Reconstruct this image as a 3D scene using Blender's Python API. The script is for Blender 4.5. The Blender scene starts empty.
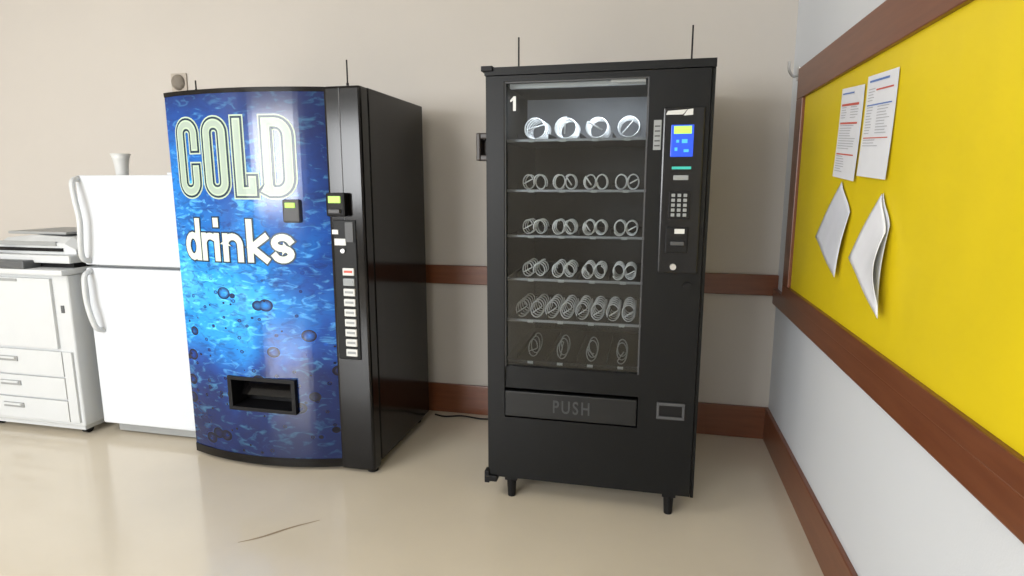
import bpy, bmesh, math, random
from mathutils import Vector, Matrix
random.seed(4)
scene = bpy.context.scene
scene.view_settings.view_transform = 'Standard'
COL = scene.collection
W = {}

# ---------------------------------------------------------------- materials
def mat(name, col, rough=0.5, metal=0.0, noise=0.0, nscale=8.0, bump=0.0, bscale=60.0, emis=None, estr=0.0, coat=0.0, spec=0.5):
    m = bpy.data.materials.new(name); m.use_nodes = True
    nt = m.node_tree; b = nt.nodes['Principled BSDF']
    c = (col[0], col[1], col[2], 1)
    b.inputs['Base Color'].default_value = c
    b.inputs['Roughness'].default_value = rough
    b.inputs['Metallic'].default_value = metal
    b.inputs['Specular IOR Level'].default_value = spec
    b.inputs['Coat Weight'].default_value = coat
    tc = nt.nodes.new('ShaderNodeTexCoord')
    n = nt.nodes.new('ShaderNodeTexNoise'); n.inputs['Scale'].default_value = nscale
    n.inputs['Detail'].default_value = 4
    nt.links.new(tc.outputs['Object'], n.inputs['Vector'])
    r = nt.nodes.new('ShaderNodeValToRGB')
    k = 1 - noise
    r.color_ramp.elements[0].position = 0.3; r.color_ramp.elements[1].position = 0.7
    r.color_ramp.elements[0].color = (col[0]*k, col[1]*k, col[2]*k, 1)
    r.color_ramp.elements[1].color = c
    nt.links.new(n.outputs['Fac'], r.inputs['Fac'])
    nt.links.new(r.outputs['Color'], b.inputs['Base Color'])
    if bump > 0:
        n2 = nt.nodes.new('ShaderNodeTexNoise'); n2.inputs['Scale'].default_value = bscale
        nt.links.new(tc.outputs['Object'], n2.inputs['Vector'])
        bp = nt.nodes.new('ShaderNodeBump'); bp.inputs['Strength'].default_value = bump
        bp.inputs['Distance'].default_value = 0.01
        nt.links.new(n2.outputs['Fac'], bp.inputs['Height'])
        nt.links.new(bp.outputs['Normal'], b.inputs['Normal'])
    if emis:
        b.inputs['Emission Color'].default_value = (emis[0], emis[1], emis[2], 1)
        b.inputs['Emission Strength'].default_value = estr
    return m

M_wall = mat('wall_paint_beige', (0.54,0.505,0.46), 0.7, noise=0.03, nscale=1.5, bump=0.05, bscale=120)
M_wallR = mat('wall_paint_pale', (0.69,0.72,0.76), 0.6, noise=0.03, nscale=1.5, bump=0.05, bscale=120)
M_ceil = mat('ceiling_paint', (0.75,0.75,0.74), 0.8, noise=0.03)
M_floor = mat('vinyl_floor', (0.64,0.57,0.455), 0.18, noise=0.07, nscale=2.2, bump=0.03, bscale=9, coat=0.3)
M_black = mat('black_powder_coat', (0.0045,0.005,0.0055), 0.42, noise=0.15, nscale=12, bump=0.05, bscale=300, spec=0.22)
M_blackdoor = mat('black_door_paint', (0.005,0.0055,0.006), 0.4, noise=0.15, nscale=6, spec=0.22)
M_gloss = mat('gloss_black', (0.004,0.0035,0.0035), 0.14, noise=0.1, nscale=4, spec=0.28)
M_dark = mat('dark_plastic', (0.004,0.004,0.005), 0.5, spec=0.25)
M_liner = mat('cabinet_liner', (0.009,0.0095,0.011), 0.6, noise=0.1)
M_litback = mat('lit_back_grey', (0.26,0.27,0.30), 0.6, noise=0.25, nscale=5)  # lamp-lit tone of the top row put into this grey
M_tray = mat('tray_metal', (0.010,0.010,0.012), 0.5, spec=0.3)
M_rail = mat('rail_aluminium', (0.20,0.21,0.23), 0.4, metal=0.4)
M_coil = mat('coil_wire', (0.85,0.86,0.88), 0.35, metal=0.1)
M_coilw = mat('coil_white', (0.72,0.74,0.78), 0.3, metal=0.3)
M_white = mat('appliance_white', (0.66,0.69,0.73), 0.35, noise=0.02, bump=0.04, bscale=250)
M_cop = mat('copier_plastic', (0.58,0.60,0.61), 0.45, noise=0.03)
M_copgrey = mat('copier_grey_plastic', (0.30,0.31,0.31), 0.45, noise=0.04)
M_copdark = mat('copier_dark_plastic', (0.09,0.095,0.10), 0.4, noise=0.04)
M_grey = mat('grey_plastic', (0.06,0.062,0.066), 0.45)
M_chrome = mat('brushed_steel', (0.6,0.6,0.6), 0.3, metal=0.9)
M_paper = mat('white_paper', (0.78,0.80,0.85), 0.7, noise=0.03, nscale=20)
M_paperb = mat('bluish_paper', (0.68,0.71,0.79), 0.7, noise=0.05, nscale=20)
M_ink = mat('grey_ink', (0.45,0.46,0.50), 0.7)
M_inkred = mat('red_ink', (0.60,0.12,0.09), 0.7)
M_inkblue = mat('blue_ink', (0.12,0.22,0.55), 0.7)
M_label = mat('label_white', (0.62,0.63,0.62), 0.4)
M_labelgrey = mat('label_grey', (0.28,0.30,0.31), 0.4)
M_cream = mat('cream_print', (0.42,0.52,0.40), 0.30, emis=(0.56,0.72,0.52), estr=0.18)
M_fill = mat('pale_fill_print', (0.34,0.42,0.36), 0.30, emis=(0.40,0.52,0.42), estr=0.12)
M_whitep = mat('white_print', (0.58,0.64,0.55), 0.30, emis=(0.70,0.78,0.66), estr=0.20)
M_navy = mat('navy_print', (0.008,0.030,0.06), 0.25)
M_push = mat('push_lettering', (0.055,0.057,0.060), 0.6, spec=0.2)
M_green = mat('green_light', (0.35,0.6,0.1), 0.4, emis=(0.45,0.8,0.12), estr=0.40)
M_blue = mat('screen_blue', (0.01,0.05,0.45), 0.3, emis=(0.01,0.06,0.60), estr=1.0)
M_cyan = mat('screen_cyan', (0.05,0.3,0.7), 0.3, emis=(0.05,0.35,0.85), estr=1.0)
M_lime = mat('screen_lime', (0.4,0.7,0.1), 0.3, emis=(0.4,0.75,0.10), estr=0.7)
M_teal = mat('teal_light', (0.03,0.35,0.3), 0.4, emis=(0.03,0.4,0.34), estr=0.5)
M_mark = mat('floor_scuff', (0.27,0.20,0.12), 0.5)
M_sensor = mat('sensor_beige', (0.42,0.37,0.31), 0.5)

def wood():
    m = bpy.data.materials.new('stained_wood'); m.use_nodes = True
    nt = m.node_tree; b = nt.nodes['Principled BSDF']; b.inputs['Roughness'].default_value = 0.3
    tc = nt.nodes.new('ShaderNodeTexCoord'); mp = nt.nodes.new('ShaderNodeMapping')
    mp.inputs['Scale'].default_value = (2,2,25)
    n = nt.nodes.new('ShaderNodeTexNoise'); n.inputs['Scale'].default_value = 2; n.inputs['Detail'].default_value = 4
    r = nt.nodes.new('ShaderNodeValToRGB')
    r.color_ramp.elements[0].position = 0.25; r.color_ramp.elements[0].color = (0.140,0.043,0.018,1)
    r.color_ramp.elements[1].position = 0.80; r.color_ramp.elements[1].color = (0.195,0.068,0.029,1)
    nt.links.new(tc.outputs['Object'], mp.inputs['Vector']); nt.links.new(mp.outputs['Vector'], n.inputs['Vector'])
    nt.links.new(n.outputs['Fac'], r.inputs['Fac']); nt.links.new(r.outputs['Color'], b.inputs['Base Color'])
    return m
M_wood = wood()
M_yellow = mat('yellow_board_paper', (0.79,0.61,0.007), 0.5, noise=0.10, nscale=2.0, bump=0.5, bscale=4)

def glass():
    m = bpy.data.materials.new('clear_glass'); m.use_nodes = True
    nt = m.node_tree; nt.nodes.clear()
    o = nt.nodes.new('ShaderNodeOutputMaterial'); mx = nt.nodes.new('ShaderNodeMixShader')
    t = nt.nodes.new('ShaderNodeBsdfTransparent'); t.inputs['Color'].default_value = (0.88,0.90,0.90,1)
    g = nt.nodes.new('ShaderNodeBsdfGlossy'); g.inputs['Roughness'].default_value = 0.02
    f = nt.nodes.new('ShaderNodeFresnel'); f.inputs['IOR'].default_value = 1.45
    nt.links.new(f.outputs['Fac'], mx.inputs['Fac']); nt.links.new(t.outputs[0], mx.inputs[1]); nt.links.new(g.outputs[0], mx.inputs[2])
    nt.links.new(mx.outputs[0], o.inputs['Surface'])
    return m
M_glass = glass()

def water():
    m = bpy.data.materials.new('blue_water_print'); m.use_nodes = True
    nt = m.node_tree; b = nt.nodes['Principled BSDF']; N = nt.nodes.new; L = nt.links.new
    b.inputs['Roughness'].default_value = 0.13; b.inputs['Specular IOR Level'].default_value = 0.5
    tc = N('ShaderNodeTexCoord'); sep = N('ShaderNodeSeparateXYZ'); L(tc.outputs['Object'], sep.inputs[0])
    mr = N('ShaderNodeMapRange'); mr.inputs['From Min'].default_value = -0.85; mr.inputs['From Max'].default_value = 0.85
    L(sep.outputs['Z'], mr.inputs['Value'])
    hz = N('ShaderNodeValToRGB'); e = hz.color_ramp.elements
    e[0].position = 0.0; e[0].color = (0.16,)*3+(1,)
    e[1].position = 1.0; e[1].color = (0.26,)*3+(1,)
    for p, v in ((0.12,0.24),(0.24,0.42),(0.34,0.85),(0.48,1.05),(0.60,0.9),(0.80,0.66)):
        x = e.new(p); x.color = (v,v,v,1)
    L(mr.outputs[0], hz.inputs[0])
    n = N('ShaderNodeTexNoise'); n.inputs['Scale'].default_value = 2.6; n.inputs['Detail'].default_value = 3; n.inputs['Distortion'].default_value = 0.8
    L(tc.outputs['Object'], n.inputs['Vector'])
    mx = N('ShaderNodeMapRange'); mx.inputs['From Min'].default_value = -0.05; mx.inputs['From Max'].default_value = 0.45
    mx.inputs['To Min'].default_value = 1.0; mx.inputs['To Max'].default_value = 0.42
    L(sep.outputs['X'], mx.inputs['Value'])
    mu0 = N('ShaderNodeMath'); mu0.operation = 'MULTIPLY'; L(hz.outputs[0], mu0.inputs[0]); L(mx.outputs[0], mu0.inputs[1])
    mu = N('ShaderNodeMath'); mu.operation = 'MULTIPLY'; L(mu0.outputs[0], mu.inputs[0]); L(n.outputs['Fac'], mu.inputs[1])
    r = N('ShaderNodeValToRGB'); e = r.color_ramp.elements
    e[0].position = 0.0; e[0].color = (0.002,0.006,0.03,1)
    e[1].position = 0.70; e[1].color = (0.08,0.44,0.82,1)
    for p,c in ((0.12,(0.002,0.014,0.09)),(0.24,(0.003,0.055,0.28)),(0.40,(0.005,0.16,0.52)),(0.52,(0.015,0.27,0.66))):
        x = e.new(p); x.color = c+(1,)
    L(mu.outputs[0], r.inputs[0])
    last = r.outputs[0]
    for sc, zsc, lo, hi, colr, mode in ((12,2.6,0.54,0.70,(0.14,0.50,0.66,1),'ADD'),(16,2.2,0.50,0.66,(0.06,0.14,0.30,1),'MULTIPLY')):
        mp = N('ShaderNodeMapping'); mp.inputs['Scale'].default_value = (1,1,zsc); mp.inputs['Location'].default_value=(sc,0,sc); L(tc.outputs['Object'], mp.inputs[0])
        rp = N('ShaderNodeTexNoise'); rp.inputs['Scale'].default_value = sc; rp.inputs['Detail'].default_value = 4; rp.inputs['Distortion'].default_value = 1.2
        L(mp.outputs[0], rp.inputs['Vector'])
        rr = N('ShaderNodeMapRange'); rr.inputs['From Min'].default_value = lo; rr.inputs['From Max'].default_value = hi
        L(rp.outputs['Fac'], rr.inputs['Value'])
        rm = N('ShaderNodeMath'); rm.operation='MULTIPLY'; L(rr.outputs[0], rm.inputs[0]); L(mu0.outputs[0], rm.inputs[1])
        rk = N('ShaderNodeMath'); rk.operation='MULTIPLY'; L(rm.outputs[0], rk.inputs[0]); rk.inputs[1].default_value = 0.7
        add = N('ShaderNodeMixRGB'); add.blend_type=mode; add.inputs['Color2'].default_value=colr
        L(rk.outputs[0], add.inputs['Fac']); L(last, add.inputs['Color1']); last = add.outputs[0]
    mk = N('ShaderNodeMapRange'); mk.inputs['From Min'].default_value = 0.12; mk.inputs['From Max'].default_value = -0.05
    mk.inputs['To Min'].default_value = 0.0; mk.inputs['To Max'].default_value = 1.0
    L(sep.outputs['Z'], mk.inputs['Value'])
    for sc, th, seed in ((6.5,0.27,3.3),(15.0,0.19,8.1)):
        mp = N('ShaderNodeMapping'); mp.inputs['Scale'].default_value = (1,1,1.25); mp.inputs['Location'].default_value=(seed,0,seed); L(tc.outputs['Object'], mp.inputs[0])
        v = N('ShaderNodeTexVoronoi'); v.inputs['Scale'].default_value = sc; v.inputs['Randomness'].default_value = 1.0
        L(mp.outputs[0], v.inputs['Vector'])
        dr = N('ShaderNodeValToRGB'); e = dr.color_ramp.elements
        e[0].position = 0.0; e[0].color=(0.8,1.0,1.2,1)
        e[1].position = th; e[1].color=(1,1,1,1)
        x = e.new(th*0.50); x.color=(0.30,0.4,0.55,1)
        x = e.new(th*0.75); x.color=(0.03,0.04,0.08,1)
        x = e.new(th*0.88); x.color=(0.05,0.06,0.12,1)
        x = e.new(th*0.94); x.color=(1.4,1.5,1.6,1)
        L(v.outputs['Distance'], dr.inputs[0])
        ml = N('ShaderNodeMixRGB'); ml.blend_type='MULTIPLY'
        L(mk.outputs[0], ml.inputs['Fac']); L(last, ml.inputs['Color1']); L(dr.outputs[0], ml.inputs['Color2'])
        last = ml.outputs[0]
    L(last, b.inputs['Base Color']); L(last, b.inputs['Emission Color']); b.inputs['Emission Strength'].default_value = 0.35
    return m
M_water = water()

# ---------------------------------------------------------------- helpers
def register(o, loc, parent=None):
    COL.objects.link(o); o.location = loc; W[o.name] = Vector(loc)
    if parent is not None:
        o.parent = parent
        o.matrix_parent_inverse = Matrix.Translation(-W[parent.name])
    return o

def empty(name, loc, label, category, group=None):
    o = bpy.data.objects.new(name, None); o.empty_display_size = 0.1
    register(o, loc); o['label'] = label; o['category'] = category
    if group: o['group'] = group
    return o

def tag(o, label, category, group=None):
    o['label'] = label; o['category'] = category
    if group: o['group'] = group
    return o

def from_bm(name, bm, m, parent=None, smooth=False, origin=None):
    bmesh.ops.recalc_face_normals(bm, faces=bm.faces)
    if origin is None:
        co = [v.co for v in bm.verts]
        origin = Vector([(min(c[i] for c in co)+max(c[i] for c in co))/2 for i in range(3)])
    origin = Vector(origin)
    bmesh.ops.translate(bm, verts=bm.verts, vec=-origin)
    me = bpy.data.meshes.new(name); bm.to_mesh(me); bm.free()
    me.materials.append(m)
    if smooth:
        for p in me.polygons: p.use_smooth = True
    o = bpy.data.objects.new(name, me)
    return register(o, origin, parent)

def add_box(bm, b, bevel=0.0, seg=2):
    x0,x1,y0,y1,z0,z1 = b
    r = bmesh.ops.create_cube(bm, size=1.0)
    vs = r['verts']
    for v in vs:
        v.co = Vector(((x0+x1)/2+v.co.x*(x1-x0), (y0+y1)/2+v.co.y*(y1-y0), (z0+z1)/2+v.co.z*(z1-z0)))
    if bevel > 0:
        es = list({e for v in vs for e in v.link_edges})
        bmesh.ops.bevel(bm, geom=es, offset=bevel, segments=seg, affect='EDGES', profile=0.6)

def box(name, b, m, parent=None, bevel=0.0, seg=2):
    bm = bmesh.new(); add_box(bm, b, bevel, seg); return from_bm(name, bm, m, parent)

def boxes(name, bl, m, parent=None, bevel=0.0):
    bm = bmesh.new()
    for b in bl: add_box(bm, b, bevel)
    return from_bm(name, bm, m, parent)

def add_cyl(bm, p0, p1, r0, r1=None, seg=24):
    r1 = r0 if r1 is None else r1
    p0 = Vector(p0); p1 = Vector(p1); d = p1-p0
    q = Vector((0,0,1)).rotation_difference(d.normalized()).to_matrix().to_4x4()
    bmesh.ops.create_cone(bm, cap_ends=True, segments=seg, radius1=r0, radius2=r1, depth=d.length,
                          matrix=Matrix.Translation((p0+p1)/2) @ q)

def cyl(name, p0, p1, r0, m, parent=None, r1=None, seg=24):
    bm = bmesh.new(); add_cyl(bm, p0, p1, r0, r1, seg); return from_bm(name, bm, m, parent)

def add_tube(bm, pts, r, sides=8, flat=1.0, closed=False):
    pts = [Vector(p) for p in pts]; n = len(pts)
    rings = []
    up = Vector((0,0,1)); prev = None
    for i in range(n):
        if closed: t = (pts[(i+1)%n]-pts[i-1]).normalized()
        else: t = (pts[min(i+1,n-1)]-pts[max(i-1,0)]).normalized()
        if prev is None:
            a = t.cross(up)
            if a.length < 1e-3: a = t.cross(Vector((1,0,0)))
        else: a = prev - t*prev.dot(t)
        a.normalize(); prev = a; b = t.cross(a)
        rings.append([bm.verts.new(pts[i]+a*math.cos(2*math.pi*k/sides)*r+b*math.sin(2*math.pi*k/sides)*r*flat) for k in range(sides)])
    m = n if closed else n-1
    for i in range(m):
        A = rings[i]; B = rings[(i+1)%n]
        for k in range(sides):
            bm.faces.new((A[k],A[(k+1)%sides],B[(k+1)%sides],B[k]))
    if not closed:
        bm.faces.new(rings[0]); bm.faces.new(rings[-1][::-1])

def tube(name, pts, r, m, parent=None, sides=8, flat=1.0, closed=False):
    bm = bmesh.new(); add_tube(bm, pts, r, sides, flat, closed); return from_bm(name, bm, m, parent, smooth=True)

def smooth_path(pts, n=8):
    P = [Vector(p) for p in pts]; P = [P[0]*2-P[1]]+P+[P[-1]*2-P[-2]]; out=[]
    for i in range(1,len(P)-2):
        for k in range(n):
            t=k/n; p0,p1,p2,p3=P[i-1:i+3]
            out.append(0.5*((2*p1)+(-p0+p2)*t+(2*p0-5*p1+4*p2-p3)*t*t+(-p0+3*p1-3*p2+p3)*t**3))
    out.append(P[-2]); return out

def text_obj(name, s, size, centre, m, parent=None, sx=1.0, spacing=1.0):
    cu = bpy.data.curves.new('t','FONT'); cu.body = s; cu.size = size; cu.align_x='CENTER'; cu.align_y='CENTER'
    cu.extrude = 0.0008; cu.space_character = spacing; cu.offset = 0.0012
    t = bpy.data.objects.new('t', cu); COL.objects.link(t)
    dg = bpy.context.evaluated_depsgraph_get()
    me = bpy.data.meshes.new_from_object(t.evaluated_get(dg))
    bpy.data.objects.remove(t)
    R = Matrix.Rotation(math.pi/2,4,'X') @ Matrix.Diagonal((sx,1,1,1))
    me.transform(R)
    me.materials.clear(); me.materials.append(m); me.name = name
    o = bpy.data.objects.new(name, me)
    return register(o, centre, parent)

# ---------------------------------------------------------------- room
BY = 3.354; RX = 0.675; LX = -6.2; FY = -4.6; H = 3.0
def struct(o): o['kind'] = 'structure'; return o
struct(box('floor', (LX,RX,FY,BY,-0.1,0), M_floor))
struct(box('ceiling', (LX,RX,FY,BY,H,H+0.1), M_ceil))
struct(box('wall_back', (LX-0.1,RX+0.1,BY,BY+0.1,-0.1,H+0.1), M_wall))
struct(box('wall_right', (RX,RX+0.1,FY,BY,-0.1,H+0.1), M_wallR))
struct(box('wall_left', (LX-0.1,LX,FY,BY,-0.1,H+0.1), M_wall))
wx0,wx1,wz0,wz1 = -5.6,-2.2,0.95,2.5
struct(boxes('wall_front', [(LX-0.1,wx0,FY-0.1,FY,-0.1,H+0.1),(wx1,RX+0.1,FY-0.1,FY,-0.1,H+0.1),(wx0,wx1,FY-0.1,FY,-0.1,wz0),(wx0,wx1,FY-0.1,FY,wz1,H+0.1)], M_wall))
struct(boxes('window_1', [(wx0,wx1,FY-0.07,FY-0.02,wz0,wz0+0.05),(wx0,wx1,FY-0.07,FY-0.02,wz1-0.05,wz1)]+[(x-0.025,x+0.025,FY-0.07,FY-0.02,wz0,wz1) for x in (wx0+0.03,wx0+1.13,wx1-1.13,wx1-0.03)], M_chrome))
struct(box('baseboard_back', (LX,RX,BY-0.02,BY,0,0.18), M_wood, bevel=0.004))
struct(box('baseboard_right', (RX-0.02,RX,FY,BY-0.02,0,0.18), M_wood, bevel=0.004))
struct(box('trim_1', (LX,RX,BY-0.025,BY,0.80,0.91), M_wood, bevel=0.005))
struct(box('trim_2', (RX-0.025,RX,FY,BY-0.025,0.76,0.84), M_wood, bevel=0.005))

bm = bmesh.new()
sc = smooth_path([(-1.515,1.85,0),(-1.45,1.90,0),(-1.37,1.99,0),(-1.287,2.064,0)],6)
prev=None
for i,p in enumerate(sc):
    w = 0.006*(1-abs(2*i/(len(sc)-1)-1)*0.75)
    a = bm.verts.new(p+Vector((0.5*w,-w,0.0006))); b2 = bm.verts.new(p+Vector((-0.5*w,w,0.0006)))
    if prev: bm.faces.new((prev[0],a,b2,prev[1]))
    prev=(a,b2)
o = from_bm('floor_scuff_mark', bm, M_mark); struct(o)  # thin brown scuff line lying on the floor

# ---------------------------------------------------------------- bulletin board
bd = empty('bulletin_board', (RX-0.01,1.2,0.84), 'long yellow bulletin board in a wide brown wooden frame', 'bulletin board')
box('board_backing', (RX-0.015,RX,-1.0,3.0,0.89,1.77), M_yellow, bd)
boxes('frame', [(RX-0.03,RX,-1.1,3.10,1.76,1.90),(RX-0.03,RX,-1.1,3.10,0.84,0.90),(RX-0.03,RX,2.99,3.10,0.90,1.76),(RX-0.03,RX,-1.1,-0.98,0.90,1.76)], M_wood, bd, bevel=0.004)

SX = RX-0.016
def flat_paper(y0,y1,z0,z1,tilt,label,bars,blocks):
    p = empty('paper_sheet', (SX,(y0+y1)/2,z0), label, 'paper', 'notices on the bulletin board')
    bm = bmesh.new(); n=6; g=[]
    for i in range(n+1):
        row=[]
        for j in range(n+1):
            u=i/n; v=j/n
            y=y0+(y1-y0)*u; z=z0+(z1-z0)*v+tilt*(u-0.5)
            row.append(bm.verts.new((SX-0.003-0.008*(1-v)**2,y,z)))
        g.append(row)
    for i in range(n):
        for j in range(n): bm.faces.new((g[i][j],g[i+1][j],g[i+1][j+1],g[i][j+1]))
    from_bm('sheet', bm, M_paper, p)
    def strips(name, items, m, off):
        bm=bmesh.new()
        for (u0,u1,v0,v1) in items:
            q=[]
            for u,v in ((u0,v0),(u1,v0),(u1,v1),(u0,v1)):
                q.append(bm.verts.new((SX-off-0.009*(1-v)**2, y1+(y0-y1)*u, z0+(z1-z0)*v+tilt*(0.5-u))))
            bm.faces.new(q)
        from_bm(name, bm, m, p)
    tx=[]
    for (a,b2,v0,v1) in blocks:
        v=v1
        while v>v0:
            tx.append((a,a+(b2-a)*(0.6+0.4*random.random()),v,v+0.008)); v-=0.028
    strips('printed_text', tx, M_ink, 0.0042)
    for m,it in bars: strips('printed_band', [it], m, 0.0046)
flat_paper(2.19,2.43,1.395,1.70,0.02,'white printed notice with red bands taped to the yellow board',
   [(M_inkred,(0.08,0.85,0.80,0.825)),(M_inkred,(0.08,0.85,0.60,0.62)),(M_inkred,(0.08,0.85,0.26,0.275)),(M_inkblue,(0.08,0.6,0.93,0.945))],
   [(0.08,0.40,0.64,0.78),(0.5,0.85,0.64,0.78),(0.08,0.85,0.30,0.58),(0.08,0.5,0.06,0.24)])
flat_paper(1.915,2.165,1.395,1.70,0.015,'white printed notice with blue heading taped to the yellow board',
   [(M_inkblue,(0.1,0.75,0.93,0.95)),(M_inkred,(0.35,0.9,0.84,0.855)),(M_inkblue,(0.08,0.9,0.70,0.712)),(M_inkred,(0.08,0.9,0.38,0.39))],
   [(0.08,0.35,0.72,0.86),(0.08,0.30,0.42,0.68),(0.45,0.90,0.42,0.68),(0.08,0.6,0.28,0.36)])

def curl_sheet(name, top, right, bottom, left, bulge, m, parent, n=14, curl=0.0):
    """four-cornered limp sheet; corners (y,z,offset from board)"""
    bm=bmesh.new(); g=[]
    for i in range(n+1):
        row=[]
        for j in range(n+1):
            u=i/n; v=j/n
            c=[top[k]*(1-u)*(1-v)+right[k]*u*(1-v)+bottom[k]*u*v+left[k]*(1-u)*v for k in range(3)]
            off=c[2]+bulge*math.sin(math.pi*v)*(0.4+0.6*u)+curl*(u*u)*math.sin(math.pi*min(1,v*1.2))+0.002*math.sin(6*u+4*v)
            row.append(bm.verts.new((SX-max(0.003,off), c[0], c[1])))
        g.append(row)
    for i in range(n):
        for j in range(n): bm.faces.new((g[i][j],g[i+1][j],g[i+1][j+1],g[i][j+1]))
    o=from_bm(name,bm,m,parent,smooth=True)
    md=o.modifiers.new('s','SOLIDIFY'); md.thickness=0.001
    return o
p3 = empty('hanging_paper',(SX,2.335,1.05),'single limp white sheet hanging by one corner','paper')
curl_sheet('sheet',(2.335,1.385,0.004),(2.20,1.285,0.010),(2.27,1.055,0.020),(2.575,1.172,0.016),0.003,M_paperb,p3)
p4 = empty('hanging_paper',(SX,1.93,0.99),'bunch of limp white sheets curling as they hang from one corner','paper')
curl_sheet('sheet',(1.935,1.35,0.004),(1.85,1.262,0.010),(1.845,1.00,0.018),(2.11,1.150,0.022),0.006,M_paperb,p4)
curl_sheet('front_sheet',(1.930,1.348,0.010),(1.840,1.245,0.022),(1.795,1.010,0.036),(2.075,1.145,0.040),0.004,M_paper,p4,curl=0.016)

hk = empty('wall_hook', (RX-0.005,3.22,1.87), 'small silver metal hook screwed high beside the board', 'hook')
box('mounting_plate', (RX-0.006,RX,3.20,3.25,1.87,1.93), M_chrome, hk, bevel=0.002)
tube('hook_arm', smooth_path([(RX-0.006,3.22,1.89),(RX-0.03,3.21,1.885),(RX-0.05,3.2,1.91),(RX-0.055,3.19,1.95)]), 0.006, M_chrome, hk)

ws = empty('wall_sensor', (-2.885,BY,1.95), 'small beige rounded sensor mounted on the wall', 'sensor')
box('mounting_plate', (-2.94,-2.83,BY-0.012,BY,1.95,2.06), M_sensor, ws, bevel=0.004)
bm=bmesh.new(); bmesh.ops.create_uvsphere(bm,u_segments=24,v_segments=12,radius=0.045)
for v in bm.verts: v.co=Vector((v.co.x-2.885, BY-0.012-abs(v.co.y)*0.8, v.co.z*1.05+2.005))
from_bm('sensor_dome', bm, M_sensor, ws, smooth=True)

# ---------------------------------------------------------------- snack vending machine
vm = empty('snack_vending_machine', (-0.22,2.84,0), 'black glass-front snack vending machine with empty coil shelves', 'vending machine')
VX0,VX1,VY0,VY1 = -0.655,0.222,2.42,3.25
boxes('cabinet', [(VX0,-0.60,2.45,VY1,0.095,1.83),(0.0,VX1,2.45,VY1,0.095,1.83),(-0.60,0.0,2.45,VY1,1.79,1.83),(-0.60,0.0,2.45,VY1,0.095,0.36),(-0.60,0.0,3.20,VY1,0.36,1.79),
   (0.209,VX1,2.415,2.45,0.095,1.83),(VX0,VX1,2.395,2.45,1.80,1.83),(VX0,-0.648,2.415,2.45,0.095,1.80)], M_black, vm)
boxes('interior_liner', [(-0.60,-0.595,2.47,3.19,0.37,1.785),(-0.005,0.0,2.47,3.19,0.37,1.785),(-0.60,0.0,3.185,3.195,0.37,1.785),(-0.60,0.0,2.47,3.19,1.78,1.788),(-0.60,0.0,2.47,3.19,0.362,0.37)], M_liner, vm)
box('lit_back_panel', (-0.594,-0.006,2.96,2.97,1.565,1.779), M_litback, vm)  # added pale panel, lamp light behind the top row put into its colour
door = boxes('door', [(-0.646,-0.577,2.40,2.448,0.105,1.797),(-0.577,-0.015,2.40,2.448,1.775,1.797),(-0.577,-0.015,2.40,2.448,0.105,0.385),
   (-0.577,-0.015,2.412,2.448,0.515,0.61),(-0.015,0.206,2.40,2.448,0.105,1.797)], M_blackdoor, vm)
box('glass_pane', (-0.577,-0.017,2.424,2.428,0.61,1.775), M_glass, door)
boxes('gasket', [(-0.022,-0.016,2.408,2.424,0.61,1.775),(-0.577,-0.022,2.408,2.422,1.770,1.775),(-0.577,-0.572,2.408,2.422,0.61,1.770)], M_grey, door)
flap = box('delivery_flap', (-0.573,-0.020,2.395,2.415,0.393,0.505), mat('flap_plastic', (0.011,0.0115,0.012), 0.4, spec=0.3), door, bevel=0.004)
text_obj('flap_lettering', 'PUSH', 0.078, (-0.288,2.3935,0.448), M_push, flap, sx=0.72, spacing=1.3)
bm=bmesh.new()
poly=[(-0.545,1.665),(-0.533,1.665),(-0.533,1.722),(-0.542,1.722),(-0.556,1.708),(-0.556,1.699),(-0.545,1.706)]
bm.faces.new([bm.verts.new((x,2.4225,z)) for x,z in poly])
from_bm('glass_number', bm, M_label, door)
box('glass_sticker', (-0.16,-0.03,2.421,2.4235,1.760,1.770), M_labelgrey, door)
boxes('hinge', [(VX0-0.012,-0.62,2.385,2.44,1.815,1.835)], M_dark, vm, bevel=0.003)
boxes('hinge', [(VX0-0.008,-0.61,2.385,2.44,0.085,0.112),(VX0-0.012,VX0+0.01,2.39,2.43,0.075,0.13)], M_dark, vm, bevel=0.003)
lb = boxes('handle_bracket', [(-0.720,-0.656,2.50,2.55,1.565,1.590),(-0.720,-0.656,2.50,2.55,1.475,1.500),(-0.722,-0.702,2.495,2.555,1.475,1.590),(-0.702,-0.662,2.54,2.55,1.50,1.565)], mat('bracket_brown',(0.022,0.014,0.011),0.4), vm, bevel=0.006)
for (x,y) in ((-0.555,2.445),(0.125,2.445),(-0.555,3.15),(0.125,3.15)):
    bm=bmesh.new(); add_cyl(bm,(x,y,0.0),(x,y,0.085),0.017,0.022,16); add_box(bm,(x-0.028,x+0.028,y-0.02,y+0.03,0.078,0.10),0.004)
    from_bm('leg', bm, M_dark, vm)
for (x,z) in ((-0.56,1.985),(0.143,1.995)):
    bm=bmesh.new(); add_cyl(bm,(x,2.6,1.83),(x,2.6,1.86),0.006); add_cyl(bm,(x,2.6,1.86),(x,2.6,z),0.0035)
    from_bm('antenna', bm, M_dark, vm)

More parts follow.
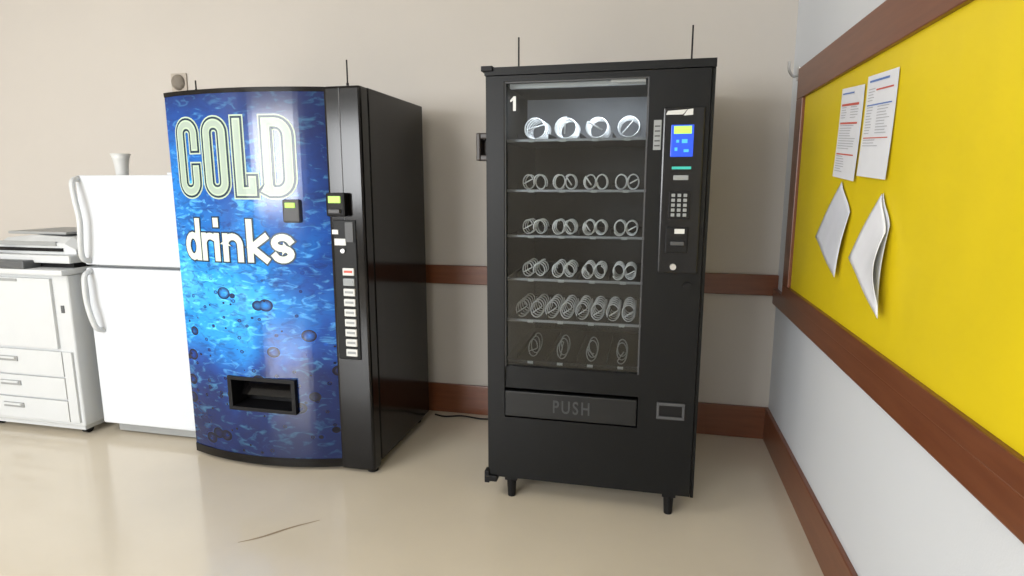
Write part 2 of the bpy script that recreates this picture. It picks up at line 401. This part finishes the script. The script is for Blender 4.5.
cp = box('control_panel', (0.040,0.190,2.388,2.402,1.035,1.66), mat('panel_black',(0.006,0.0065,0.008),0.22,spec=0.4), door, bevel=0.006)
box('display', (0.070,0.152,2.384,2.390,1.478,1.595), M_blue, door, bevel=0.002)
box('display_header', (0.080,0.144,2.382,2.385,1.562,1.590), M_lime, door)
for ic in ((0.085,0.095,2.382,2.385,1.50,1.512),(0.110,0.130,2.382,2.385,1.528,1.542),(0.09,0.10,2.382,2.385,1.53,1.540),(0.118,0.136,2.382,2.385,1.495,1.505)):
    box('display_icon', ic, M_cyan, door)
for c in (((0.048,1.632),(0.110,1.632),(0.125,1.650),(0.055,1.646)),((0.112,1.628),(0.146,1.630),(0.146,1.652),(0.127,1.650))):
    bm=bmesh.new(); bm.faces.new([bm.verts.new((x,2.3872,z)) for x,z in c])
    from_bm('payment_sticker', bm, M_label, door)
box('card_reader_light', (0.078,0.148,2.384,2.390,1.432,1.442), M_teal, door)
box('bill_slot', (0.085,0.140,2.383,2.390,1.392,1.410), M_labelgrey, door, bevel=0.002)
box('price_sticker', (0.006,0.034,2.397,2.401,1.505,1.615), M_labelgrey, door)
boxes('sticker_print', [(0.010,0.030,2.396,2.398,1.59-0.018*i,1.595-0.018*i) for i in range(5)], M_grey, door)
kp = box('keypad', (0.072,0.150,2.384,2.390,1.245,1.35), M_dark, door, bevel=0.002)
bm=bmesh.new(); add_box(bm,(-0.0065,0.0065,-0.003,0.003,-0.006,0.006),0.001)
me=bpy.data.meshes.new('key'); bm.to_mesh(me); bm.free(); me.materials.append(M_labelgrey)
for i in range(3):
    for j in range(5):
        register(bpy.data.objects.new('key',me),(0.088+i*0.022,2.382,1.335-j*0.0185),kp)
cm = box('coin_mechanism', (0.065,0.150,2.383,2.390,1.115,1.215), M_dark, door, bevel=0.004)
box('coin_label', (0.098,0.135,2.380,2.384,1.190,1.208), M_label, door)
box('coin_lip', (0.085,0.135,2.372,2.384,1.145,1.160), M_grey, door, bevel=0.003)
cyl('return_knob', (0.098,2.388,1.062),(0.098,2.372,1.062),0.012, M_chrome, door)
cyl('lock_cylinder', (0.155,2.402,0.985),(0.155,2.385,0.985),0.015, M_dark, door)
rc = boxes('coin_return', [(0.060,0.170,2.392,2.402,0.435,0.447),(0.060,0.170,2.392,2.402,0.493,0.505),(0.060,0.070,2.392,2.402,0.447,0.493),(0.160,0.170,2.392,2.402,0.447,0.493)], M_grey, door, bevel=0.002)
box('return_door', (0.072,0.158,2.396,2.401,0.448,0.492), M_dark, rc)

def coil_mesh(name, r, pitch, turns, wire, m, cw=1, off=0.0, zs=1.0, slant=0.0, tip=True):
    bm=bmesh.new(); pts=[]
    n=22
    if tip:  # straight end tip crossing the front ring
        pts.append((-0.6*r*math.cos(off), -0.010, -0.6*zs*r*math.sin(off)))
        pts.append((0.75*r*math.cos(off), -0.008, 0.75*zs*r*math.sin(off)))
    for k in range(int(turns*n)+1):
        a=2*math.pi*k/n*cw+off
        pts.append((r*math.cos(a), pitch*k/n+slant*math.sin(a), zs*r*math.sin(a)))
    add_tube(bm, pts, wire, 5)
    bmesh.ops.recalc_face_normals(bm, faces=bm.faces)
    me=bpy.data.meshes.new(name); bm.to_mesh(me); bm.free(); me.materials.append(m)
    for p in me.polygons: p.use_smooth=True
    return me
ma = [coil_mesh('coil_wide',0.043,0.042,4.6,0.0034,M_coilw,1,o_,1.0,0.018) for o_ in (0.3,1.5,2.6,4.0)]
def pair(cw, t): return [coil_mesh('coil_pair',0.0230,0.048,t,0.0031,M_coil,cw,o_,1.3,0.010*cw,tip=(k%2==0)) for k,o_ in enumerate((0.4,1.2,2.3,3.6))]
mb = [pair(1,t) for t in (1.7,2.6,3.4)]
mc = [pair(-1,t) for t in (1.7,2.6,3.4)]
M_coil5 = mat('coil_wire_half_shaded',(0.50,0.51,0.53),0.35)  # same wire, weaker light on this lower row put into the colour
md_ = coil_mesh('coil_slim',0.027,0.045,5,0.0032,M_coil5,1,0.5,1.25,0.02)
mdark = mat('coil_wire_shaded',(0.20,0.21,0.22),0.4)  # same wire, dimness of the bottom row put into the colour
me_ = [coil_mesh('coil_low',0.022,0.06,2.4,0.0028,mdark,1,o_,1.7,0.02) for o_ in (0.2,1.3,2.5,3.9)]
zs = [1.557,1.353,1.163,0.978,0.798,0.615]
xs = [-0.480,-0.350,-0.220,-0.092]
for r,z in enumerate(zs):
    bl=[(-0.594,-0.006,2.50,3.10 if r else 2.955,z-0.006,z)]
    for x in [-0.545+0.1305*i for i in range(5)]:
        bl.append((x-0.001,x+0.001,2.51,2.95,z,z+0.025))
    t=boxes('tray', bl, M_tray, vm)
    box('price_rail', (-0.594,-0.006,2.488,2.50,z-0.008,z+0.003), M_rail if r<5 else M_tray, t, bevel=0.002)
    for i,x in enumerate(xs):
        box('price_tag', (x-0.014,x+0.010,2.485,2.488,z-0.010,z+0.001), M_labelgrey, t)
        if r==0: register(bpy.data.objects.new('spiral_coil',ma[i]),(x,2.535,z+0.050),t)
        elif r in (1,2,3):
            register(bpy.data.objects.new('spiral_coil',mb[r-1][i]),(x-0.0245,2.525,z+0.034),t)
            register(bpy.data.objects.new('spiral_coil',mc[r-1][3-i]),(x+0.0245,2.525,z+0.034),t)
        elif r==5:
            register(bpy.data.objects.new('spiral_coil',me_[i]),(x,2.530,z+0.042),t)
    if r==4:
        for i in range(8): register(bpy.data.objects.new('spiral_coil',md_),(-0.53+i*0.066,2.528,z+0.038),t)
box('lamp_tube', (-0.57,-0.03,2.475,2.50,1.760,1.777), mat('lamp_cover',(0.5,0.5,0.5),0.4,emis=(0.9,0.95,1),estr=0.15), vm)

def area(name, loc, rot, sx, sy, power, col=(1,1,1)):
    l=bpy.data.lights.new(name,'AREA'); l.shape='RECTANGLE'; l.size=sx; l.size_y=sy; l.energy=power; l.color=col
    o=bpy.data.objects.new(name,l); COL.objects.link(o); o.location=loc; o.rotation_euler=rot; return o
area('cabinet_lamp', (-0.30,2.53,1.75), (math.radians(30),0,0), 0.5,0.03, 1.9, (0.9,0.95,1))

# ---------------------------------------------------------------- drinks vending machine
dm = empty('drink_vending_machine', (-1.73,2.85,0), 'black drink vending machine with curved blue water-print front', 'vending machine')
DX0,DX1 = -2.247,-1.235
PX0,PX1 = -2.244,-1.412
def fy(x):
    u=(x-(PX0+PX1)/2)/((PX1-PX0)/2); return 2.500-0.07*(1-min(1,u*u))
box('cabinet', (DX0,DX1,2.56,3.22,0.045,1.80), M_gloss, dm, bevel=0.006)
box('base', (DX0+0.03,DX1-0.03,2.56,3.18,0.012,0.05), M_dark, dm)
def front_grid(name,xl,zl,skip,m,parent,off=0.0,back=2.56):
    bm=bmesh.new(); V={}
    for i,x in enumerate(xl):
        for j,z in enumerate(zl):
            V[i,j]=bm.verts.new((x,fy(x)-off,z))
    for i in range(len(xl)-1):
        for j in range(len(zl)-1):
            if skip((xl[i]+xl[i+1])/2,(zl[j]+zl[j+1])/2): continue
            bm.faces.new((V[i,j],V[i+1,j],V[i+1,j+1],V[i,j+1]))
    bnd=[e for e in bm.edges if len(e.link_faces)==1]
    r=bmesh.ops.extrude_edge_only(bm,edges=bnd)
    for v in [g for g in r['geom'] if isinstance(g,bmesh.types.BMVert)]: v.co.y=back
    return from_bm(name,bm,m,parent)
S=(-1.955,-1.620,0.305,0.448)
xl=sorted(set([round(PX0+(PX1-PX0)*i/36,4) for i in range(37)]+[S[0],S[1]]))
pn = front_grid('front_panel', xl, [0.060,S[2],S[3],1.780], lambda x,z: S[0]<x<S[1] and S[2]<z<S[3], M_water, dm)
for z0,z1 in ((1.780,1.80),(0.018,0.060)):
    front_grid('panel_trim', xl, [z0,z1], lambda x,z: False, M_gloss, dm, off=0.004)
col_ = box('selection_column', (PX1+0.002,DX1,2.480,2.56,0.018,1.80), M_gloss, dm, bevel=0.012)
box('column_groove', (-1.336,-1.333,2.478,2.49,1.22,1.79), M_grey, dm)
box('column_inset', (-1.392,-1.280,2.474,2.483,0.57,1.22), M_blackdoor, dm, bevel=0.004)
for i in range(9):
    z=0.985-i*0.0475
    b_=box('selection_button', (-1.350,-1.294,2.466,2.478,z-0.017,z+0.017), M_label if i not in (1,) else M_labelgrey, col_, bevel=0.003)
    box('button_print', (-1.342,-1.302,2.464,2.4665,z-0.004,z+0.006), M_inkred if i in (0,) else M_labelgrey, col_)
ba = box('bill_acceptor', (-1.402,-1.310,2.440,2.482,1.235,1.340), M_dark, col_, bevel=0.010)
box('acceptor_light', (-1.388,-1.328,2.436,2.442,1.295,1.326), M_green, col_, bevel=0.003)
box('bill_mouth', (-1.385,-1.330,2.426,2.442,1.250,1.268), M_grey, col_, bevel=0.003)
box('instruction_sticker', (-1.385,-1.330,2.471,2.477,1.105,1.135), M_label, col_)
box('instruction_sticker', (-1.395,-1.365,2.471,2.477,1.155,1.175), M_label, col_)
cyl('coin_return_button', (-1.345,2.477,1.08),(-1.345,2.465,1.08),0.010, M_chrome, col_)
box('coin_slot', (-1.330,-1.290,2.468,2.478,1.120,1.21), M_grey, col_, bevel=0.002)
box('card_reader', (-1.620,-1.535,2.438,2.475,1.205,1.31), M_grey, dm, bevel=0.010)
box('card_reader_light', (-1.603,-1.552,2.433,2.440,1.272,1.296), M_green, dm, bevel=0.003)
sl = boxes('dispensing_slot', [(S[0]-0.015,S[1]+0.015,2.425,2.46,S[3]-0.004,S[3]+0.014),(S[0]-0.015,S[1]+0.015,2.425,2.46,S[2]-0.014,S[2]+0.004),
  (S[0]-0.015,S[0]+0.006,2.425,2.46,S[2],S[3]),(S[1]-0.006,S[1]+0.015,2.425,2.46,S[2],S[3]),
  (S[0],S[1],2.548,2.556,S[2],S[3]),(S[0],S[1],2.46,2.55,S[2]-0.005,S[2]+0.002),(S[0]-0.002,S[0]+0.003,2.44,2.55,S[2],S[3]),(S[1]-0.003,S[1]+0.002,2.44,2.55,S[2],S[3])], M_dark, dm, bevel=0.001)
bm=bmesh.new(); q=[bm.verts.new(c) for c in ((S[0]+0.02,2.53,S[3]-0.005),(S[1]-0.02,2.53,S[3]-0.005),(S[1]-0.02,2.475,S[2]+0.05),(S[0]+0.02,2.475,S[2]+0.05))]
bm.faces.new(q); o=from_bm('slot_flap', bm, M_gloss, dm); o.modifiers.new('s','SOLIDIFY').thickness=0.004
for (x,y) in ((-2.17,2.6),(-1.27,2.53),(-2.17,3.15),(-1.29,3.15)):
    cyl('foot', (x,y,0),(x,y,0.05),0.026, M_dark, dm)
for (x,z) in ((-2.15,1.87),(-1.353,1.93)):
    bm=bmesh.new(); add_cyl(bm,(x,2.6,1.80),(x,2.6,1.83),0.006); add_cyl(bm,(x,2.6,1.83),(x,2.6,z),0.0035)
    from_bm('antenna', bm, M_dark, dm)

# lettering strokes
def arc(cx,cz,rx,rz,a0,a1,n=14):
    return [(cx+rx*math.cos(math.radians(a0+(a1-a0)*k/n)), cz+rz*math.sin(math.radians(a0+(a1-a0)*k/n))) for k in range(n+1)]
def ribbon(bm, pts, w, off, closed=False, ext=0.0):
    P=[Vector((p[0],p[1])) for p in pts]
    if not closed and ext>0:
        P[0]=P[0]-(P[1]-P[0]).normalized()*ext; P[-1]=P[-1]+(P[-1]-P[-2]).normalized()*ext
    D=[]
    m=len(P) if closed else len(P)-1
    for i in range(m):
        a=P[i]; b=P[(i+1)%len(P)]; k=max(1,int((b-a).length/0.03))
        for t in range(k): D.append(a+(b-a)*t/k)
    if not closed: D.append(P[-1])
    n=len(D); L=[]
    for i in range(n):
        if closed: d1=(D[i]-D[i-1]).normalized(); d2=(D[(i+1)%n]-D[i]).normalized()
        else:
            d1=(D[i]-D[max(i-1,0)]) if i>0 else D[1]-D[0]; d2=(D[min(i+1,n-1)]-D[i]) if i<n-1 else D[-1]-D[-2]
            d1=d1.normalized(); d2=d2.normalized()
        t=(d1+d2).normalized(); nn=Vector((-t.y,t.x)); c=max(0.5,nn.dot(Vector((-d1.y,d1.x))))
        h=w/2/c
        a=D[i]+nn*h; b=D[i]-nn*h
        L.append((bm.verts.new((a.x,fy(a.x)-off,a.y)),bm.verts.new((b.x,fy(b.x)-off,b.y))))
    for i in range(n if closed else n-1):
        A=L[i];B=L[(i+1)%n]
        bm.faces.new((A[0],B[0],B[1],A[1]))
def lettering(name, strokes, w, off, m, ext):
    bm=bmesh.new()
    for s,cl in strokes: ribbon(bm,s,w,off,cl,ext)
    from_bm(name,bm,m,dm)
zb,zt=1.345,1.650
def rrect(x0,x1,z0,z1,r):
    return arc(x1-r,z1-r,r,r,0,90,6)+arc(x0+r,z1-r,r,r,90,180,6)+arc(x0+r,z0+r,r,r,180,270,6)+arc(x1-r,z0+r,r,r,270,360,6)
Cx0,Cx1=-2.150,-2.062
COLD=[([(Cx1,zt-0.10)]+arc(Cx1-0.042,zt-0.042,0.042,0.042,0,90,6)+arc(Cx0+0.042,zt-0.042,0.042,0.042,90,180,6)+arc(Cx0+0.042,zb+0.042,0.042,0.042,180,270,6)+arc(Cx1-0.042,zb+0.042,0.042,0.042,270,360,6)+[(Cx1,zb+0.10)],False),
 (rrect(-1.985,-1.897,zb,zt,0.042),True),
 ([(-1.818,zt),(-1.818,zb),(-1.755,zb),(-1.755,zb+0.05)],False),
 ([(-1.677,zb),(-1.677,zt),(-1.635,zt)]+arc(-1.635,zt-0.06,0.055,0.06,90,0,6)[1:]+arc(-1.635,zb+0.06,0.055,0.06,0,-90,6)+[(-1.677,zb)],True),
 ]
lettering('cold_lettering_outline', COLD, 0.071, 0.0015, M_cream, 0.0355)
lettering('cold_lettering_navy', COLD, 0.058, 0.0025, M_navy, 0.029)  # printed navy band between outline and core
lettering('cold_lettering_core', COLD, 0.039, 0.0035, M_cream, 0.0195)
lettering('cold_lettering_centre', COLD, 0.024, 0.0045, M_fill, 0.012)
z0,z1,za=1.035,1.138,1.205
DR=[]
x=-2.160
DR.append((arc(x+0.036,z0+0.052,0.036,0.052,0,360,16)[:-1],True)); DR.append(([(x+0.072,za),(x+0.072,z0)],False))
x=-2.050
DR.append(([(x,z1),(x,z0)],False)); DR.append(([(x,z1-0.035)]+arc(x+0.038,z1-0.038,0.038,0.038,180,60,8),False))
x=-1.972
DR.append(([(x,z1),(x,z0)],False)); DR.append(([(x,za-0.010),(x,za+0.004)],False))
x=-1.922
DR.append(([(x,z1),(x,z0)],False)); DR.append(([(x,z1-0.04)]+arc(x+0.040,z1-0.040,0.040,0.040,180,0,10)+[(x+0.080,z0)],False))
x=-1.790
DR.append(([(x,za),(x,z0)],False)); DR.append(([(x+0.076,z1),(x+0.008,z0+0.055),(x+0.078,z0)],False))
x=-1.670
DR.append((arc(x+0.038,z1-0.027,0.038,0.027,20,180,8)+arc(x+0.038,z1-0.027,0.038,0.025,180,270,4)[1:]+arc(x+0.038,z0+0.026,0.038,0.025,90,0,4)+arc(x+0.038,z0+0.026,0.038,0.027,0,-160,8)[1:],False))
lettering('drinks_lettering_navy', DR, 0.046, 0.0018, M_navy, 0.022)  # printed navy edge around the letters
lettering('drinks_lettering', DR, 0.031, 0.0032, M_whitep, 0.015)

# ---------------------------------------------------------------- refrigerator
fr = empty('refrigerator', (-2.59,2.95,0), 'white two-door refrigerator with freezer on top', 'refrigerator')
F0,F1=-2.932,-2.270
box('cabinet', (F0,F1,2.68,3.28,0.05,1.415), M_white, fr, bevel=0.006)
fd=box('freezer_door', (F0,F1,2.60,2.672,0.955,1.425), M_white, fr, bevel=0.014, seg=4)
ld=box('refrigerator_door', (F0,F1,2.60,2.672,0.065,0.940), M_white, fr, bevel=0.014, seg=4)
box('door_seal', (F0+0.01,F1-0.01,2.668,2.684,0.06,1.41), M_copgrey, fr)
box('kick_grille', (F0+0.06,F1-0.02,2.640,2.68,0.012,0.060), M_copgrey, fr, bevel=0.003)
boxes('hinge_cover', [(F1-0.10,F1-0.02,2.61,2.70,1.425,1.437)], M_white, fr, bevel=0.003)
hx=F0+0.035
def handle(zt_,zb_,p,flip):
    pts=[(hx-0.012,2.602,zt_),(hx-0.006,2.560,zt_-0.02),(hx+0.012,2.545,zt_-0.10),(hx+0.028,2.545,(zt_+zb_)/2),(hx+0.016,2.545,zb_+0.09),(hx+0.004,2.560,zb_+0.02),(hx+0.004,2.602,zb_)]
    if flip: pts=[(hx+0.004,2.602,zt_),(hx+0.004,2.560,zt_-0.02),(hx+0.010,2.545,zt_-0.08),(hx+0.012,2.545,(zt_+zb_)/2),(hx+0.030,2.545,zb_+0.08),(hx+0.040,2.560,zb_+0.02),(hx+0.040,2.602,zb_)]
    tube('handle', smooth_path(pts,6), 0.014, M_cop, p, sides=10)
handle(1.41,0.975,fd,False); handle(0.925,0.60,ld,True)
for x in (F0+0.06,F1-0.06):
    for y in (2.72,3.22): cyl('foot',(x,y,0),(x,y,0.052),0.02,M_dark,fr)
bm=bmesh.new(); prof=[(0.001,0),(0.028,0),(0.030,0.004),(0.034,0.06),(0.040,0.10),(0.050,0.128),(0.047,0.128),(0.037,0.10),(0.030,0.06),(0.026,0.008),(0.001,0.008)]
n=28; rings=[[bm.verts.new((-2.83+r*math.cos(2*math.pi*k/n),2.80+r*math.sin(2*math.pi*k/n),1.4155+z)) for k in range(n)] for r,z in prof]
for a,b2 in zip(rings,rings[1:]):
    for k in range(n): bm.faces.new((a[k],a[(k+1)%n],b2[(k+1)%n],b2[k]))
tag(from_bm('cup', bm, M_label, None, smooth=True), 'white flared cup standing on the refrigerator','cup')

# ---------------------------------------------------------------- copier
cpz = empty('photocopier', (-3.35,2.85,0), 'white office photocopier with paper drawers and document feeder', 'photocopier')
C0,C1=-3.74,-2.985
box('body', (C0,C1,2.535,3.15,0.06,0.905), M_cop, cpz, bevel=0.012, seg=3)
box('front_cover', (C0+0.02,C1-0.10,2.518,2.537,0.50,0.885), M_cop, cpz, bevel=0.004)
box('cover_latch', (-3.42,-3.30,2.514,2.520,0.865,0.880), M_copgrey, cpz, bevel=0.002)
box('status_strip', (C1-0.060,C1-0.040,2.531,2.537,0.70,0.74), M_copdark, cpz)
box('base_plinth', (C0+0.03,C1-0.03,2.56,3.10,0.03,0.062), M_cop, cpz)
for (a,b2,c0_) in ((0.345,0.485,0),(0.215,0.335,1),(0.085,0.205,2)):
    dr=box('paper_drawer', (C0+0.02,C1-0.085,2.520,2.536,a,b2), M_cop, cpz, bevel=0.003)
    zc=(a+b2)/2+0.015
    box('drawer_handle', (-3.51,-3.37,2.514,2.522,zc-0.014,zc+0.014), M_copgrey, dr, bevel=0.003)
    box('drawer_grip', (-3.50,-3.38,2.506,2.516,zc+0.000,zc+0.012), M_cop, dr, bevel=0.003)
box('side_strip', (C1-0.080,C1-0.02,2.522,2.536,0.085,0.485), M_cop, cpz, bevel=0.003)
box('top_ledge', (C0-0.01,C1+0.01,2.50,3.16,0.905,0.935), M_cop, cpz, bevel=0.008)
box('exit_gap_shade', (C0+0.02,C1-0.02,2.60,3.12,0.935,0.965), M_dark, cpz)  # solid dark box, shade of the open gap put into its colour
box('scanner_bed', (C0,C1,2.56,3.14,0.962,1.005), M_cop, cpz, bevel=0.008)
pnl=box('control_panel', (-3.70,-3.22,2.50,2.60,0.935,0.978), M_copdark, cpz, bevel=0.008)
box('touch_screen', (-3.60,-3.45,2.51,2.58,0.977,0.982), M_dark, pnl)
bm=bmesh.new(); secs=[(-3.60,2.66,1.04),(-3.52,2.62,1.085),(-3.30,2.60,1.105),(-3.05,2.60,1.095),(-3.0,2.62,1.06)]
R=[[bm.verts.new(c) for c in ((x,y,1.006),(x,3.08,1.006),(x,3.08,z),(x,y+0.05,z),(x,y,z-0.03))] for x,y,z in secs]
for a,b2 in zip(R,R[1:]):
    for k in range(5): bm.faces.new((a[k],a[(k+1)%5],b2[(k+1)%5],b2[k]))
bm.faces.new(R[0]); bm.faces.new(R[-1][::-1])
ad=from_bm('document_feeder', bm, M_cop, cpz)
box('feeder_tray', (-3.50,-3.10,2.66,3.0,1.107,1.122), M_copgrey, ad, bevel=0.005)
box('feeder_cover', (-3.48,-3.10,2.592,2.606,1.052,1.074), M_copgrey, ad, bevel=0.002)
box('feeder_stripe', (-3.52,-3.06,2.592,2.604,1.022,1.040), M_dark, ad)
for x in (C0+0.08,C1-0.06):
    for y in (2.60,3.06): cyl('caster',(x-0.015,y,0.027),(x+0.015,y,0.027),0.027,M_dark,cpz)

tag(tube('power_cable', smooth_path([(-1.22,3.27,0.006),(-1.15,3.25,0.006),(-1.05,3.28,0.006),(-0.92,3.26,0.006),(-0.80,3.28,0.006),(-0.66,3.27,0.006)],8),0.005,M_dark), 'black power cable lying on the floor along the baseboard','cable')

# ---------------------------------------------------------------- lights
area('window_light', ((wx0+wx1)/2,FY+0.02,1.75), (math.radians(90),0,0), 3.2,1.45, 365, (0.97,0.985,1))
area('added_ceiling_fill', (-2.6,0.2,2.95), (0,0,0), 1.2,0.6, 40, (1,0.97,0.93))  # added fill lamp overhead, out of view, no known fixture
area('added_ceiling_fill', (-0.8,-2.2,2.95), (0,0,0), 1.2,0.6, 50, (0.98,0.99,1))  # second added fill lamp, nearer the front wall
w=bpy.data.worlds.new('World'); scene.world=w; w.use_nodes=True
w.node_tree.nodes['Background'].inputs[0].default_value=(0.8,0.88,1,1); w.node_tree.nodes['Background'].inputs[1].default_value=0.6

# ---------------------------------------------------------------- camera
cd=bpy.data.cameras.new('camera'); cd.sensor_width=36; cd.lens=36*600/1024; cd.clip_start=0.05
cam=bpy.data.objects.new('camera',cd); COL.objects.link(cam)
cam.location=(0,0,1.37); cam.rotation_euler=(math.radians(90-9.65),0,math.radians(12.77))
scene.camera=cam
